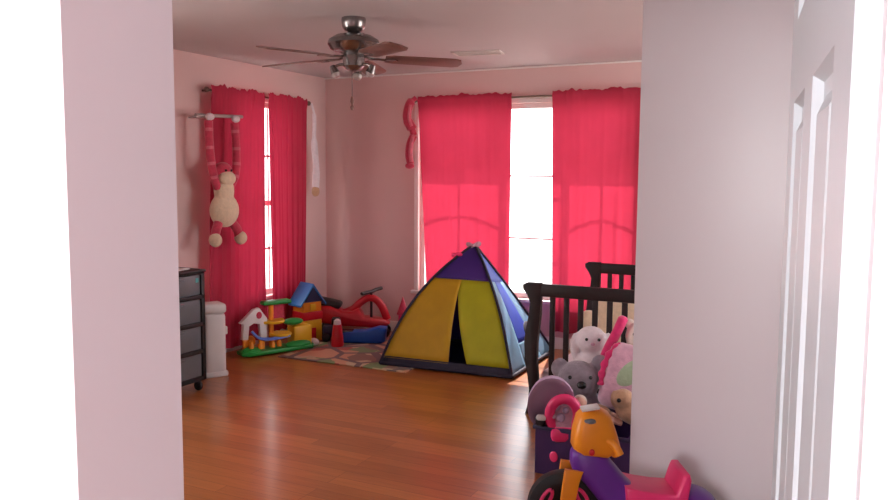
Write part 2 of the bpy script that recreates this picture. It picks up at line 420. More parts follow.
def vent():
    root = thing('ceiling_vent', 'narrow pale metal air vent set flush in ceiling', 'air vent', (-2.56, 5.68, ZC), R(10))
    fr = MB()
    for a, b in (((-.19, -.09), (.19, -.072)), ((-.19, .072), (.19, .09)), ((-.19, -.072), (-.172, .072)), ((.172, -.072), (.19, .072))):
        fr.bx((a[0], a[1], -.012), (b[0], b[1], 0), .002)
    fr.build('frame', M['vent'], root)
    MB().bx((-.172, -.072, -.003), (.172, .072, -.001)).build('backing', M['ventdark'], root)
    sl = MB()
    for k in range(9): sl.box((0, -.062+k*.0155, -.007), (.344, .01, .002), (R(30), 0, 0))
    sl.build('louvre', M['vent'], root)
vent()

# ------------------------------------------------------------------ curtains
def rod(name, axis, p, a, b, z, label):
    root = thing(name, label, 'curtain rod', (0, 0, 0))
    P = (lambda u, d: (u, p-d, z)) if axis == 'Y' else (lambda u, d: (p+d, u, z))
    MB().tube([P(a, .09), P(b, .09)], .009, 12).build('rod', M['rod'], root)
    for u, g in ((a, -1), (b, 1)):
        MB().ell(P(u+g*.02, .09), (.022, .022, .022)).build('finial', M['rod'], root)
        MB().tube([P(u-g*.03, .0), P(u-g*.03, .09)], .008, 8).build('bracket', M['rod'], root)
rod('curtain_rod', 'Y', YB, -3.55, -1.40, 2.175, 'thin dark curtain rod above the wide back window')
rod('curtain_rod', 'X', XL, 4.88, 6.18, 2.16, 'thin dark curtain rod above the narrow left wall window')
def curtain(axis, p, top, bot, ztop, zbot, label, m, seed, folds, amp=.022, pinch=None):
    rng = random.Random(seed); nu, nv = 110, 60
    mb = MB(); vs = []; ph = rng.random()*6
    for j in range(nv+1):
        v = j/nv
        for i in range(nu+1):
            u = i/nu
            t = lerp(top[0], top[1], u); b_ = lerp(bot[0], bot[1], u)
            x = lerp(t, b_, v**1.0)
            if pinch: x += pinch(u, v)
            f = folds*2*PI*u
            fw = f*(1+.12*noise.noise((u*3+seed, 0, 0)))+ph+2.2*noise.noise((u*2.6, v*.8, seed))
            w = amp*(.3+.7*v)*(math.sin(fw)*(.65+.7*noise.noise((u*4, v, seed+3))) + .35*math.sin(2.3*f+seed+1.5*v))
            w += .012*noise.noise((u*6+seed, v*3, seed))
            z = lerp(ztop, zbot, v)
            if v < .035:  # ruffle above the rod pocket
                z += (.035-v)/.035*(.022*noise.noise((u*7, seed, 2))+.016*noise.noise((u*22, seed, 1)))
                w += .014*noise.noise((u*30, seed, v*20))
            d = .108+.012*math.exp(-((v-.022)/.012)**2)+abs(w)*.3+w*.55*min(1, v/.03+.15)
            if j == nv: z += .006*math.sin(f+seed)
            vs.append((x, p-d, z) if axis == 'Y' else (p+d, x, z))
    fs = [(j*(nu+1)+i, j*(nu+1)+i+1, (j+1)*(nu+1)+i+1, (j+1)*(nu+1)+i) for j in range(nv) for i in range(nu)]
    mb._add(vs, fs, None, True)
    o = mb.build('curtain', m, None, 180)
    return tag(o, label, 'curtain', 'red curtains')
curtain('Y', YB, (-3.52, -2.60), (-3.40, -2.60), 2.215, .13, 'bright red curtain panel hanging at the back window behind the tent', M['curtain'], 3, 6, .010)
curtain('Y', YB, (-2.235, -1.42), (-2.20, -1.45), 2.215, .17, 'bright red curtain panel hanging at the back window behind the crib', M['curtain'], 5, 5, .010)
curtain('X', XL, (4.885, 5.535), (4.79, 5.50), 2.20, .06, 'crimson curtain panel beside the hanging monkey at the left window', M['curtain_l'], 8, 6, .024)
curtain('X', XL, (5.59, 6.15), (5.625, 6.10), 2.20, .10, 'crimson curtain panel nearest the room corner at the left window', M['curtain_l'], 11, 6, .024)

# ------------------------------------------------------------------ hanging soft toys
def monkey():
    bar = thing('wall_bar', 'short grey bar on the left wall holding the hanging plush monkey', 'wall bar', (-4.40, 4.86, 1.95))
    MB().tube([(0, -.25, -.010), (0, .0, 0), (0, .27, .012)], .014, 10).build('bar', M['greywood'], bar)
    MB().tube([(-.21, -.10, -.01), (-.01, -.10, -.005)], .010, 8).build('bracket', M['greywood'], bar)
    root = thing('plush_monkey', 'cream bellied plush monkey hanging by long red arms from a bar', 'soft toy', (-4.37, 4.87, .95))
    MB().ell((0, 0, .265), (.095, .135, .135)).ell((.0, 0, .42), (.07, .09, .12)).build('body', M['plushcream'], root, 60, SOFT)
    MB().ell((-.01, 0, .575), (.065, .085, .07)).ell((0, -.08, .56), (.02, .03, .035)).ell((0, .08, .56), (.02, .03, .035)).build('head', M['plushred'], root, 60, SOFT)
    MB().ell((.03, 0, .515), (.055, .085, .06)).build('muzzle', M['plushcream'], root, 60)
    for s in (-1, 1): MB().ell((.05, s*.03, .577), .010).build('eye', M['eyeblack'], root)
    for s in (-1, 1):
        pts = spline([(0, s*.07, .44), (.01, s*.13, .56), (.0, s*.15, .75), (-.01, s*.145, .955)], 5)
        a = MB().tube(pts, .032, 10).build('arm', M['plushred'], root, 60)
        for k in range(4, len(pts)-1, 3):
            d = (pts[k+1]-pts[k]).normalized()*.012
            MB().tube([pts[k]-d, pts[k]+d], .0335, 10).build('stripe', M['plushstripe'], a)
        MB().ell((.005, s*.145, .985), (.028, .04, .028)).build('hand', M['plushwhite'], a)
        l = MB().tube(spline([(.0, s*.06, .19), (.02, s*.12, .11), (.02, s*.14, .05)], 4), .036, 10).build('leg', M['plushred'], root, 60)
        MB().ell((.035, s*.145, .04), (.055, .045, .055)).build('foot', M['plushcream'], l)
monkey()
def snake():
    root = thing('hanging_soft_toy', 'long pale soft toy hanging from the corner end of curtain rod', 'soft toy', (-4.50, 6.235, 1.30))
    MB().tube(spline([(0, -.02, .86), (.01, .01, .75), (.0, .02, .5), (.01, .035, .25), (.01, .02, .08)], 6), [.012]*6+[.02]*6+[.032]*7+[.036]*6, 10).build('body', M['plushwhite'], root)
    MB().ell((.012, .02, .04), (.035, .045, .05)).build('head', M['plushtan'], root)
snake()
def tail():
    root = thing('hanging_soft_toy', 'looped pink striped soft toy dangling at left end of back rod', 'soft toy', (-3.535, 6.43, 1.56))
    MB().tube(spline([(.02, .02, .64), (-.03, -.01, .58), (-.05, -.02, .46), (.0, -.02, .36), (.02, -.02, .30)], 6), [.022]*4+[.04]*10+[.045]*5+[.03]*6, 12).build('arm', M['plushred'], root)
    MB().tube(spline([(.02, -.02, .30), (-.02, -.02, .22), (-.03, -.02, .12), (-.01, -.02, .04)], 6), .034, 12).build('leg', M['plushred'], root)
    MB().tube(spline([(.035, -.05, .30), (.012, -.055, .22), (.005, -.055, .14), (.012, -.05, .06)], 6), .017, 10).build('stripe', M['plushstripe'], root)
    MB().tube(spline([(.0, -.045, .57), (-.005, -.065, .46), (.02, -.06, .38)], 6), .014, 10).build('stripe', M['plushstripe'], root)
    MB().ell((-.02, -.02, .025), (.045, .035, .03)).build('foot', M['plushred'], root)
tail()

# ------------------------------------------------------------------ drawer cart, pail
def cart():
    root = thing('drawer_cart', 'tall black plastic drawer cart with four smoke grey drawers', 'drawer unit', (-4.13, 3.87, 0))
    dx, dy, h = .21, .29, .84
    fr = MB()
    for sx in (-1, 1):
        for sy in (-1, 1): fr.bx((sx*dx, sy*dy, .075), (sx*(dx-.03), sy*(dy-.03), h), .004)
    zs = [.075, .265, .455, .645, .815]
    for z in zs: fr.bx((-dx, -dy, z), (dx, dy, z+.028), .004)
    fr.bx((-dx-.008, -dy-.008, h-.012), (dx+.008, dy+.008, h+.008), .006)
    fr.bx((-dx+.004, -dy+.028, .09), (-dx+.012, dy-.028, h-.02))
    for sy in (-1, 1): fr.bx((-dx+.03, sy*(dy-.012), .09), (dx-.03, sy*(dy-.006), h-.02))
    fr.build('frame', M['black'], root)
    for k in range(4):
        z0, z1 = zs[k]+.03, zs[k+1]-.004
        d = MB().bx((dx-.03, -dy+.034, z0), (dx-.012, dy-.034, z1), .004)
        d.bx((-dx+.03, -dy+.04, z0), (dx-.03, dy-.04, z1-.03), .006)
        do = d.build('drawer', M['greydrawer'], root)
        MB().box((dx-.005, 0, z1-.02), (.022, .2, .02), bev=.006).build('drawer_handle', M['greydrawer'], do)
        if k == 3: MB().bx((dx-.012, dy-.075, z1-.05), (dx-.009, dy-.05, z1-.02)).build('sticker', M['teal'], do)
    for sx in (-1, 1):
        for sy in (-1, 1):
            c = MB().lathe([(.0, -.012), (.03, -.012), (.034, -.006), (.034, .006), (.03, .012), (0, .012)], (sx*(dx-.04), sy*(dy-.04), .034), 'Y')
            c.bx((sx*(dx-.04)-.012, sy*(dy-.04)-.018, .05), (sx*(dx-.04)+.012, sy*(dy-.04)+.018, .08))
            c.build('caster', M['black'], root)
    b = thing('bowl', 'small pink bowl standing on top of the drawer cart', 'bowl', (-4.11, 3.74, h+.008))
    MB().lathe([(0, 0), (.03, 0), (.034, .006), (.055, .045), (.052, .045), (.03, .01), (0, .008)]).build('bowl_shell', M['plushpink'], b)
    tag(MB().box((-4.06, 3.99, h+.011), (.16, .2, .006), (0, 0, .2)).build('paper_pad', M['whiteplastic']), 'flat white paper pad lying on top of drawer cart', 'paper pad')
cart()
def pail():
    root = thing('diaper_pail', 'slim white plastic pail between drawer cart and red curtain', 'pail', (-4.17, 4.49, 0), R(60))
    MB().box((0, 0, .24), (.165, .17, .48), bev=.03, seg=3).build('body', M['whiteplastic'], root)
    MB().box((0, 0, .51), (.175, .18, .075), bev=.025, seg=3).build('lid', M['whiteplastic'], root)
    MB().box((0, 0, .022), (.185, .19, .044), bev=.015).build('base', M['whiteplastic'], root)
    MB().box((.09, -.02, .34), (.02, .08, .06), bev=.008).build('handle', M['whiteplastic'], root)
pail()

# ------------------------------------------------------------------ rug and tent
tag(MB().box((-3.54, 5.78, .005), (1.18, 1.16, .01), (0, 0, R(2)), bev=.003).build('play_rug', M['rug']), 'flat patterned play rug on the wood floor under the toys', 'rug')
def tent():
    zf = .011
    A = Vector((-2.66, 5.88, .94))
    C = [Vector((-3.22, 5.33, zf)), Vector((-2.13, 5.40, zf)), Vector((-2.16, 6.42, zf)), Vector((-3.2, 6.40, zf))]
    ctr = Vector((-2.66, 5.88, 0))
    root = thing('play_tent', 'yellow and purple pop-up play tent standing on the rug', 'tent', (ctr.x, ctr.y, zf))
    off = Vector((ctr.x, ctr.y, zf))
    def edge(k, v):
        c = C[k % 4]; out = (c-ctr); out.z = 0; out.normalize()
        p = c.lerp(A, v); b = (.11, .10, .015, .12)[k % 4]*max(0, math.sin(PI*v))**.9
        return p+out*b*.75+Vector((0, 0, b*.65))
    def face(k, u, v):
        a, b = edge(k, v), edge(k+1, v)
        return a.lerp(b, u)-off
    def patch(k, fu0, fu1, v0, v1, name, m, nu=10, nv=14, inset=0.):
        mb = MB(); vs = []
        for j in range(nv+1):
            v = lerp(v0, v1, j/nv)
            for i in range(nu+1):
                u = lerp(fu0(v), fu1(v), i/nu); p = face(k, u, v)
                p.z += .0; vs.append(p+Vector((0, 0, 0)))
        mb._add(vs, [(j*(nu+1)+i, j*(nu+1)+i+1, (j+1)*(nu+1)+i+1, (j+1)*(nu+1)+i) for j in range(nv) for i in range(nu)], None, True)
        return mb.build(name, m, root, 180, (('SOLIDIFY', dict(thickness=.004)),))
    one, zero = (lambda v: 1.), (lambda v: 0.)
    VT = .66
    def slit_l(v): return lerp(.53, .50, min(1, v/.55))
    def slit_r(v): return lerp(.69, .502, min(1, v/.55))
    patch(0, zero, one, VT, .995, 'top_panel', M['tentpurple'])
    patch(0, zero, slit_l, .05, VT, 'door_flap', M['tentyellow'])
    patch(0, slit_r, one, .06, VT, 'door_flap', M['tentyellow_backlit'])
    # front sill, flaring out on the floor
    patch(0, zero, one, .0, .06, 'front_sill', M['tentdark'], 10, 4)
    patch(1, zero, one, VT, .995, 'side_panel', M['tentblue'])
    patch(1, zero, lambda v: .32, .0, VT, 'side_panel', M['tentcyan'])
    patch(1, lambda v: .32, lambda v: .72, .18, VT, 'side_panel', M['tentblue'])
    patch(1, lambda v: .32, lambda v: .72, .0, .18, 'side_panel', M['tentcyan'])
    patch(1, lambda v: .72, one, .0, VT, 'side_panel', M['tentcyan'])
    patch(2, zero, one, .0, .995, 'back_panel', M['tentpurple'])
    patch(3, zero, one, .0, .995, 'side_panel', M['tentblue'])
    fl = MB(); fl._add([c-off+Vector((0, 0, .004)) for c in C], [(0, 1, 2, 3)])
    fl.build('ground_sheet', M['tentdark'], root, mods=(('SOLIDIFY', dict(thickness=.003)),))
    for (a, b) in ((0, 2), (1, 3)):
        pts = [edge(a, v/14)-off for v in range(15)]+[edge(b, 1-v/14)-off for v in range(1, 15)]
        pts = [p+Vector((0, 0, .009 if 0 < i < len(pts)-1 else .012)) for i, p in enumerate(pts)]
        MB().tube(pts, .011, 8).build('pole_sleeve', M['tentdark'], root)
    sk = MB()
    for k in range(4): sk.tube([C[k]-off+Vector((0, 0, .016)), C[(k+1) % 4]-off+Vector((0, 0, .016))], .014, 8)
    sk.build('hem', M['tentdark'], root)
    w = MB(); 
    c = face(1, .72, .22)
    w.ell(c+Vector((.012, 0, 0)), (.012, .11, .10), (0, R(-30), 0)).build('window_flap', M['tentdark'], root)
    bw = MB(); a = A-off
    bw.ell(a+Vector((-.035, -.02, .0)), (.035, .012, .022), (0, R(25), 0)).ell(a+Vector((.035, -.02, .01)), (.035, .012, .022), (0, R(-25), 0)).ell(a+Vector((0, -.025, 0)), .014)
    bw.build('bow', M['plushpink'], root)
    bb = MB().ell(a+Vector((-.13, -.10, -.075)), (.03, .012, .016)).ell(a+Vector((-.09, -.10, -.07)), (.03, .012, .016))
    bb.build('bow', M['pink'], root)
tent()

# ------------------------------------------------------------------ crib
def crib():
    X0, X1, Y0, Y1 = -1.725, -1.005, 4.70, 6.05
    root = thing('crib', 'dark espresso wood crib with curved posts near the window', 'crib', ((X0+X1)/2, (Y0+Y1)/2, 0))
    ox, oy = (X0+X1)/2, (Y0+Y1)/2
    left = [(-.03, .87), (-.058, .855), (-.056, .825), (-.025, .785), (-.008, .74), (-.014, .66), (-.034, .56), (-.042, .47), (-.036, .36), (-.016, .25), (-.004, .16), (-.012, .06), (-.028, 0)]
    right = [(.022, 0), (.034, .06), (.048, .16), (.050, .25), (.042, .36), (.042, .47), (.05, .56), (.060, .66), (.062, .74), (.062, .87)]
    for y in (Y0-oy, Y1-oy):
        e = MB()
        for sgn, xx in ((1, X0-ox), (-1, X1-ox)):
            poly = [(xx+sgn*a, b*.965) for a, b in left[::-1]+right[::-1]]
            p = MB().prism(poly, y-.024, y+.024, 'XZ', .005)
            p.build('post', M['espresso'], root)
        MB().bx((X0-ox+.02, y-.018, .755), (X1-ox-.02, y+.018, .835), .01).build('top_rail', M['espresso'], root)
        MB().bx((X0-ox+.02, y-.016, .14), (X1-ox-.02, y+.016, .21), .008).build('bottom_rail', M['espresso'], root)
        n = 6; a, b = X0-ox+.135, X1-ox-.135
        for k in range(n):
            x = lerp(a, b, k/(n-1))
            MB().bx((x-.017, y-.008, .2), (x+.017, y+.008, .765), .003).build('slat', M['espresso'], root)
    # closed long side on the right, low platform on the left
    x = X1-ox
    MB().bx((x-.018, Y0-oy, .74), (x+.018, Y1-oy, .80), .008).build('side_rail', M['espresso'], root)
    MB().bx((x-.015, Y0-oy, .14), (x+.015, Y1-oy, .20), .008).build('side_rail', M['espresso'], root)
    for k in range(13):
        yy = lerp(Y0-oy+.1, Y1-oy-.1, k/12)
        MB().bx((x-.008, yy-.012, .19), (x+.008, yy+.012, .75), .003).build('slat', M['espresso'], root)
    MB().bx((X0-ox+.03, Y0-oy+.02, .14), (X1-ox-.03, Y1-oy-.02, .165), .004).build('mattress_platform', M['espresso'], root)
    mt = MB().box((ox, (Y0+Y1)/2, .165+.055), (.62, 1.26, .11), bev=.03, seg=3).build('mattress', M['mattress'])
    tag(mt, 'pale low mattress lying on the crib platform', 'mattress')
    p = MB().box((0, 0, .0), (.52, .10, .34), bev=.045, seg=4)
    po = p.build('pillow', M['plushcream'], None, 60); po.location = (-1.34, 5.66, .455); po.rotation_euler = (R(-14), 0, 0)
    tag(po, 'cream pillow propped upright on the crib mattress', 'pillow')
    b = MB().ell((0, 0, .11), (.085, .07, .11)).ell((0, 0, .23), (.07, .065, .065)).build('plush_bear', M['plushcream'], None, 60, SOFT)
    b.location = (-1.56, 5.40, .277); tag(b, 'round cream soft toy sitting behind the crib slats', 'soft toy')
    g = thing('storage_box', 'dark grey box standing on the mattress inside crib', 'box', (-1.565, 5.83, .277))
    MB().bx((-.07, -.06, 0), (.07, .06, .2), .01).build('body', M['black'], g); MB().bx((-.075, -.065, .2), (.075, .065, .225), .008).build('lid', M['darkteal'], g)
crib()

# ------------------------------------------------------------------ toy bin and the soft toys piled in it
def bin_():
    x0, x1, y0, y1, h, t = -1.345, -.62, 3.745, 4.46, .25, .008
    root = thing('toy_bin', 'wide dark purple toy bin heaped with soft toys', 'toy bin', ((x0+x1)/2, (y0+y1)/2, 0))
    cx, cy = (x0+x1)/2, (y0+y1)/2; a, b = (x1-x0)/2, (y1-y0)/2
    m = MB().bx((-a+.01, -b+.01, 0), (a-.01, b-.01, t))
    for s in (-1, 1):
        m.bx((-a, s*b, 0), (a, s*(b-t), h)); m.bx((s*a, -b+t, 0), (s*(a-t), b-t, h))
    m.build('body', M['binpurple'], root)
    r = MB()
    for s in (-1, 1):
        r.bx((-a-.012, s*(b+.012), h-.02), (a+.012, s*(b-.004), h), .004); r.bx((s*(a+.012), -b, h-.02), (s*(a-.004), b, h), .004)
    r.build('rim', M['navy'], root)
    h_ = MB().ell((-a+.10, -b-.003, .10), (.022, .006, .028)).build('badge', M['pink'], root)
    box = thing('toy_box', 'dark navy lidded box standing in the bin by the white wall', 'box', (-.80, 3.86, .008))
    MB().bx((-.08, -.09, 0), (.08, .09, .2), .012).build('body', M['navy'], box); MB().bx((-.085, -.095, .2), (.085, .095, .24), .012).build('lid', M['binpurple'], box)
bin_()
def plush(name, label, loc, rz, m, blobs, extras=(), rot=None):
    root = thing(name, label, 'soft toy', loc, rz, None, rot)
    b = MB()
    for c, r in blobs: b.ell(c, r)
    b.build('body', m, root, 60, SOFT)
    for pname, mm, bl in extras:
        e = MB()
        if pname == 'eye':
            for c, r in bl: MB().ell(c, r).build('eye', mm, root, 60)
            e.bm.free(); continue
        for c, r in bl: e.ell(c, r)
        e.build(pname, mm, root, 60)
    return root
# each faces -y before turning
plush('plush_animal', 'grey plush animal with black nose leaning in the bin under crib slats', (-1.245, 4.18, .03), R(10), M['plushgrey'],
      [((0, 0, .17), (.13, .12, .17)), ((-.01, -.02, .36), (.115, .10, .115)), ((-.115, -.0, .42), (.05, .03, .06)), ((.10, .02, .45), (.05, .03, .06)), ((-.09, -.1, .14), (.05, .08, .05)), ((.08, -.1, .14), (.05, .08, .05))],
      [('nose', M['eyeblack'], [((.02, -.12, .365), (.026, .02, .021))]), ('eye', M['eyeblack'], [((-.045, -.108, .40), (.01,)*3), ((.065, -.10, .405), (.01,)*3)])])
plush('plush_rabbit', 'white plush rabbit slumped against the crib end above grey plush', (-1.265, 4.50, .27), R(20), M['plushwhite'],
      [((0, 0, .13), (.125, .10, .12)), ((-.02, -.02, .29), (.09, .08, .08)), ((-.11, -.02, .25), (.03, .03, .08)), ((.08, -.01, .25), (.03, .03, .085)), ((-.11, -.08, .07), (.05, .06, .045)), ((.10, -.08, .07), (.05, .06, .045))],
      [('eye', M['eyeblack'], [((-.05, -.095, .305), (.009,)*3), ((.02, -.097, .305), (.009,)*3)]), ('nose', M['plushpink'], [((-.015, -.10, .28), (.013, .01, .01))])])
plush('plush_bear', 'pale cream plush bear propped highest in the bin by the white wall', (-.985, 4.47, .28), R(10), M['plushpale'],
      [((0, 0, .15), (.10, .09, .15)), ((0, -.02, .33), (.09, .08, .085)), ((-.07, 0, .40), (.03, .02, .03)), ((.07, 0, .40), (.03, .02, .03)), ((-.09, -.04, .2), (.035, .05, .08)), ((.10, -.05, .2), (.04, .05, .08))],
      [('nose', M['plushtan'], [((0, -.095, .315), (.03, .022, .024))]), ('eye', M['eyeblack'], [((-.035, -.09, .355), (.009,)*3), ((.035, -.09, .355), (.009,)*3)]), ('bow', M['yellow'], [((.03, -.10, .24), (.03, .012, .02)), ((-.02, -.10, .24), (.03, .012, .02))])])
def cushion():
    root = thing('plush_cushion', 'pale pink plush cushion with green centre and magenta trim', 'cushion', (-.975, 4.20, .425), 0, None, (R(-22), R(12), R(8)))
    MB().box((0, 0, 0), (.29, .12, .36), bev=.056, seg=5).build('cover', M['plushpink'], root, 60)
    MB().ell((.0, -.052, .03), (.06, .018, .11), (0, R(35), 0)).build('patch', M['plushgreen'], root, 60)
    MB().tube(spline([(-.14, -.03, -.08), (-.152, -.03, .0), (-.142, -.03, .09), (-.10, -.03, .165)], 6), [.018+.006*math.sin(k*1.7) for k in range(19)], 8).build('trim', M['magenta'], root, 60)
cushion()
t_ = MB().tube(spline([(-.055, -.02, -.15), (-.03, -.01, -.06), (.02, 0, .05), (.055, .01, .14)], 5), [.02]+[.04]*14+[.024], 12, .7).build('plush_snake', M['magenta'], None, 60)
t_.location = (-1.125, 4.39, .585); tag(t_, 'magenta plush tube stuck upright between rabbit and bear', 'soft toy')
def doll():
    root = thing('baby_doll', 'small bare-armed doll lying in the bin behind the orange console', 'doll', (-1.11, 3.93, .262), R(14))
    MB().ell((.02, .02, .03), (.08, .05, .045)).build('body', M['plushtan'], root, 60)
    MB().ell((-.06, .0, .075), (.036, .036, .04)).build('head', M['skin'], root, 60)
    MB().ell((-.06, .012, .084), (.037, .036, .036)).build('hair', M['plushpale'], root, 60)
    for s in (-1, 1):
        MB().tube(spline([(-.01, s*.04, .05), (-.05, -.05+s*.02, .06), (-.08, -.06+s*.03, .05)], 4), .013, 8).build('arm', M['skin'], root)
        MB().tube(spline([(.08, s*.025, .03), (.12, s*.04, .01), (.15, s*.03, .0)], 4), .016, 8).build('leg', M['skin'], root)
doll()
pt = plush('plush_dog', 'tan plush dog lying in the bin in front of the pink cushion', (-.875, 3.95, .245), R(0), M['plushtan'],
      [((0, 0, .09), (.12, .07, .08)), ((-.07, -.03, .15), (.055, .05, .05)), ((-.12, -.02, .14), (.018, .022, .045)), ((.09, -.05, .06), (.05, .04, .035))], [('nose', M['eyeblack'], [((-.08, -.078, .15), (.011,)*3)])])
g = thing('toy_kettle', 'dark teal glossy toy kettle on the pile by the white wall', 'toy', (-.865, 4.04, .335))
MB().lathe([(0, 0), (.05, 0), (.06, .02), (.062, .06), (.04, .10), (.012, .11), (.012, .125), (0, .13)]).build('pot', M['darkteal'], g)
MB().tube(spline([(-.045, 0, .09), (-.05, 0, .15), (0, 0, .18), (.05, 0, .15), (.045, 0, .09)], 5), .007).build('handle', M['black'], g)
def toy_seat():
    root = thing('doll_seat', 'lavender hooded doll seat with a hot pink ring in the bin', 'toy', (-1.235, 3.80, .19), R(22))
    root.scale = (1.25, 1.0, 1.25)
    mb = MB(); prof = []
    for k in range(9):
        a = PI/2*k/8; prof.append((.115*math.cos(a), .10*math.sin(a)))
    mt = Matrix.Translation((-.035, .0, .125)) @ Matrix.Rotation(R(-70), 4, 'X') @ Matrix.Diagonal((.85, 1.15, 1, 1))
    inner = [(r_*.9, z_*.9) for r_, z_ in prof[::-1]]
    mb.lathe(prof+inner, mtx=mt); mb.build('hood', M['lavender'], root)
    ring = MB(); pts = [(.012+.056*math.cos(a), -.045-.02*math.sin(a), .10+.07*math.sin(a)) for a in [2*PI*k/28 for k in range(29)]]
    ring.tube(pts, .021, 10, cap=False); ring.build('ring', M['pink'], root)
    MB().lathe([(0, 0), (.06, 0), (.06, .01), (0, .01)], mtx=Matrix.Translation((.012, -.028, .10)) @ Matrix.Rotation(R(90-13), 4, 'X') @ Matrix.Diagonal((.9, 1.2, 1, 1))).build('seat_back', M['plushpink'], root)
    bt = MB()
    for (x, z, r_) in ((-.02, .13, .016), (.02, .12, .014), (.0, .09, .018), (.012, .15, .012), (-.03, .095, .011)): bt.ell((x, -.05, z), (r_, .012, r_))
    bt.build('beads', M['lavender'], root)
    MB().box((.012, -.05, .02), (.10, .05, .06), bev=.02).build('base', M['pink'], root)
toy_seat()
ws = thing('toy_camera', 'small black and white toy wedged at the bin left corner', 'toy', (-1.315, 3.735, .252), R(15))
MB().box((0, 0, .028), (.05, .045, .055), bev=.015).build('body', M['black'], ws); MB().box((0.004, -.012, .045), (.052, .03, .03), bev=.012).build('stripe', M['whiteplastic'], ws)

# ------------------------------------------------------------------ tricycle
def trike():
    root = thing('tricycle', 'purple, orange and pink plastic tricycle parked by the white wall', 'tricycle', (-.98, 3.082, 0), R(206.5))
    # local +x forward, +y towards the viewer
    r, w = .15, .032
    wheel = MB().lathe([(.055, -w*.7), (.07, -w), (.13, -w), (.146, -w*.7), (.15, 0), (.146, w*.7), (.13, w), (.07, w), (.055, w*.7)], (0, 0, r), 'Y', 36)
    wo = wheel.build('front_wheel', M['tyre'], root)
    hb = MB().lathe([(0, -w*.8), (.035, -w*.9), (.04, 0), (.035, w*.9), (0, w*.8)], (0, 0, r), 'Y', 24).build('hub', M['tyre'], wo)
    for k in range(3):
        a = 2*PI*k/3+.5; cc = (.085*math.cos(a), 0, r+.085*math.sin(a))
        for s in (-1, 1):
            pts = [(cc[0]+.042*math.cos(q)*-math.sin(a)+.016*math.sin(q)*math.cos(a), s*(w+.001), cc[2]+.042*math.cos(q)*math.cos(a)+.016*math.sin(q)*math.sin(a)) for q in [2*PI*i/16 for i in range(17)]]
            MB().tube(pts, .008, 8, cap=False).build('spoke_loop', M['pink'], wo)
    for s in (-1, 1):
        y = s*.055
        f = MB().prism([(-.07, .315), (.005, .325), (.012, .27), (.02, .20), (.022, .13), (-.01, .115), (-.04, .13), (-.042, .2), (-.055, .27)], y-.011, y+.011, 'XZ', .005)
        f.build('fork', M['orange'], root)
        MB().tube([(-.0, s*.066, r), (.0, s*.11, r), (s*.05, s*.115, r), (s*.05, s*.115, r)], .007).build('crank', M['darkmetal'], root)
        MB().box((s*.05, s*.145, r), (.075, .07, .022), bev=.008).build('pedal', M['pink'], root)
    # body shell: head down to the seat base
    st = [(-.02, .355, .050, .045), (-.08, .335, .065, .08), (-.14, .29, .072, .115), (-.21, .215, .078, .115), (-.28, .165, .085, .075), (-.36, .155, .09, .06), (-.46, .16, .10, .05), (-.54, .15, .10, .045)]
    bd = MB(); vs = []; n = 16
    for (x, z, hw, hh) in st:
        for k in range(n):
            q = 2*PI*k/n; cq, sq = math.cos(q), math.sin(q)
            vs.append((x, hw*math.copysign(abs(cq)**.7, cq), z+hh*math.copysign(abs(sq)**.7, sq)))
    fs = [(i*n+k, i*n+(k+1) % n, (i+1)*n+(k+1) % n, (i+1)*n+k) for i in range(len(st)-1) for k in range(n)]
    fs += [tuple(range(n)), tuple((len(st)-1)*n+k for k in range(n))]
    bd._add(vs, fs, None, True)
    bd.build('body', M['purple'], root, 60, (('SUBSURF', dict(levels=2, render_levels=2)),))
    # orange console
    co = MB().prism([(-.03, .405), (-.035, .47), (-.05, .53), (-.075, .555), (-.14, .562), (-.18, .54), (-.205, .47), (-.225, .40), (-.17, .365), (-.07, .375)], -.07, .07, 'XZ', .03)
    cobj = co.build('console', M['orange'], root, 60)
    MB().box((-.095, .03, .572), (.075, .06, .012), (0, R(10), 0), bev=.005).build('white_strip', M['whiteplastic'], cobj)
    MB().ell((-.095, .058, .525), (.03, .016, .014)).build('display', M['greydrawer'], cobj)
    MB().ell((-.10, .072, .40), (.012, .008, .014)).build('button', M['red'], cobj)
    MB().tube([(-.11, 0, .36), (-.11, 0, .42)], .025).build('stem', M['orange'], root)
    for s in (-1, 1):
        MB().tube(spline([(-.16, s*.05, .45), (-.19, s*.075, .43), (-.21, s*.085, .395)], 4), .017, 10).build('handlebar_grip', M['orange'], root)
        MB().ell((-.20, s*.03, .40), (.022, .03, .035)).build('console_knob', M['orange'], cobj)
    # seat and rear
    sp = [(-.235, .265), (-.30, .25), (-.38, .238), (-.44, .235), (-.46, .30), (-.468, .315), (-.493, .315), (-.50, .29), (-.485, .185), (-.36, .165), (-.24, .20)]
    MB().prism(sp, -.10, .10, 'XZ', .012).build('seat', M['pink'], root, 60)
    MB().ell((-.545, 0, .165), (.085, .14, .06)).build('rear_fender', M['purple'], root)
    for s in (-1, 1):
        ww = MB().lathe([(0, -.028), (.06, -.028), (.085, -.026), (.095, 0), (.085, .026), (.06, .028), (0, .028)], (-.53, s*.165, .095), 'Y', 28).build('rear_wheel', M['tyre'], root)
        MB().lathe([(0, -.031), (.04, -.031), (.045, 0), (.04, .031), (0, .031)], (-.53, s*.165, .095), 'Y', 20).build('hub', M['pink'], ww)
    MB().tube([(-.53, -.17, .095), (-.53, .17, .095)], .01).build('rear_axle', M['darkmetal'], root)
    MB().bx((-.56, -.03, .09), (-.50, .03, .13)).build('axle_block', M['purple'], root)
trike()

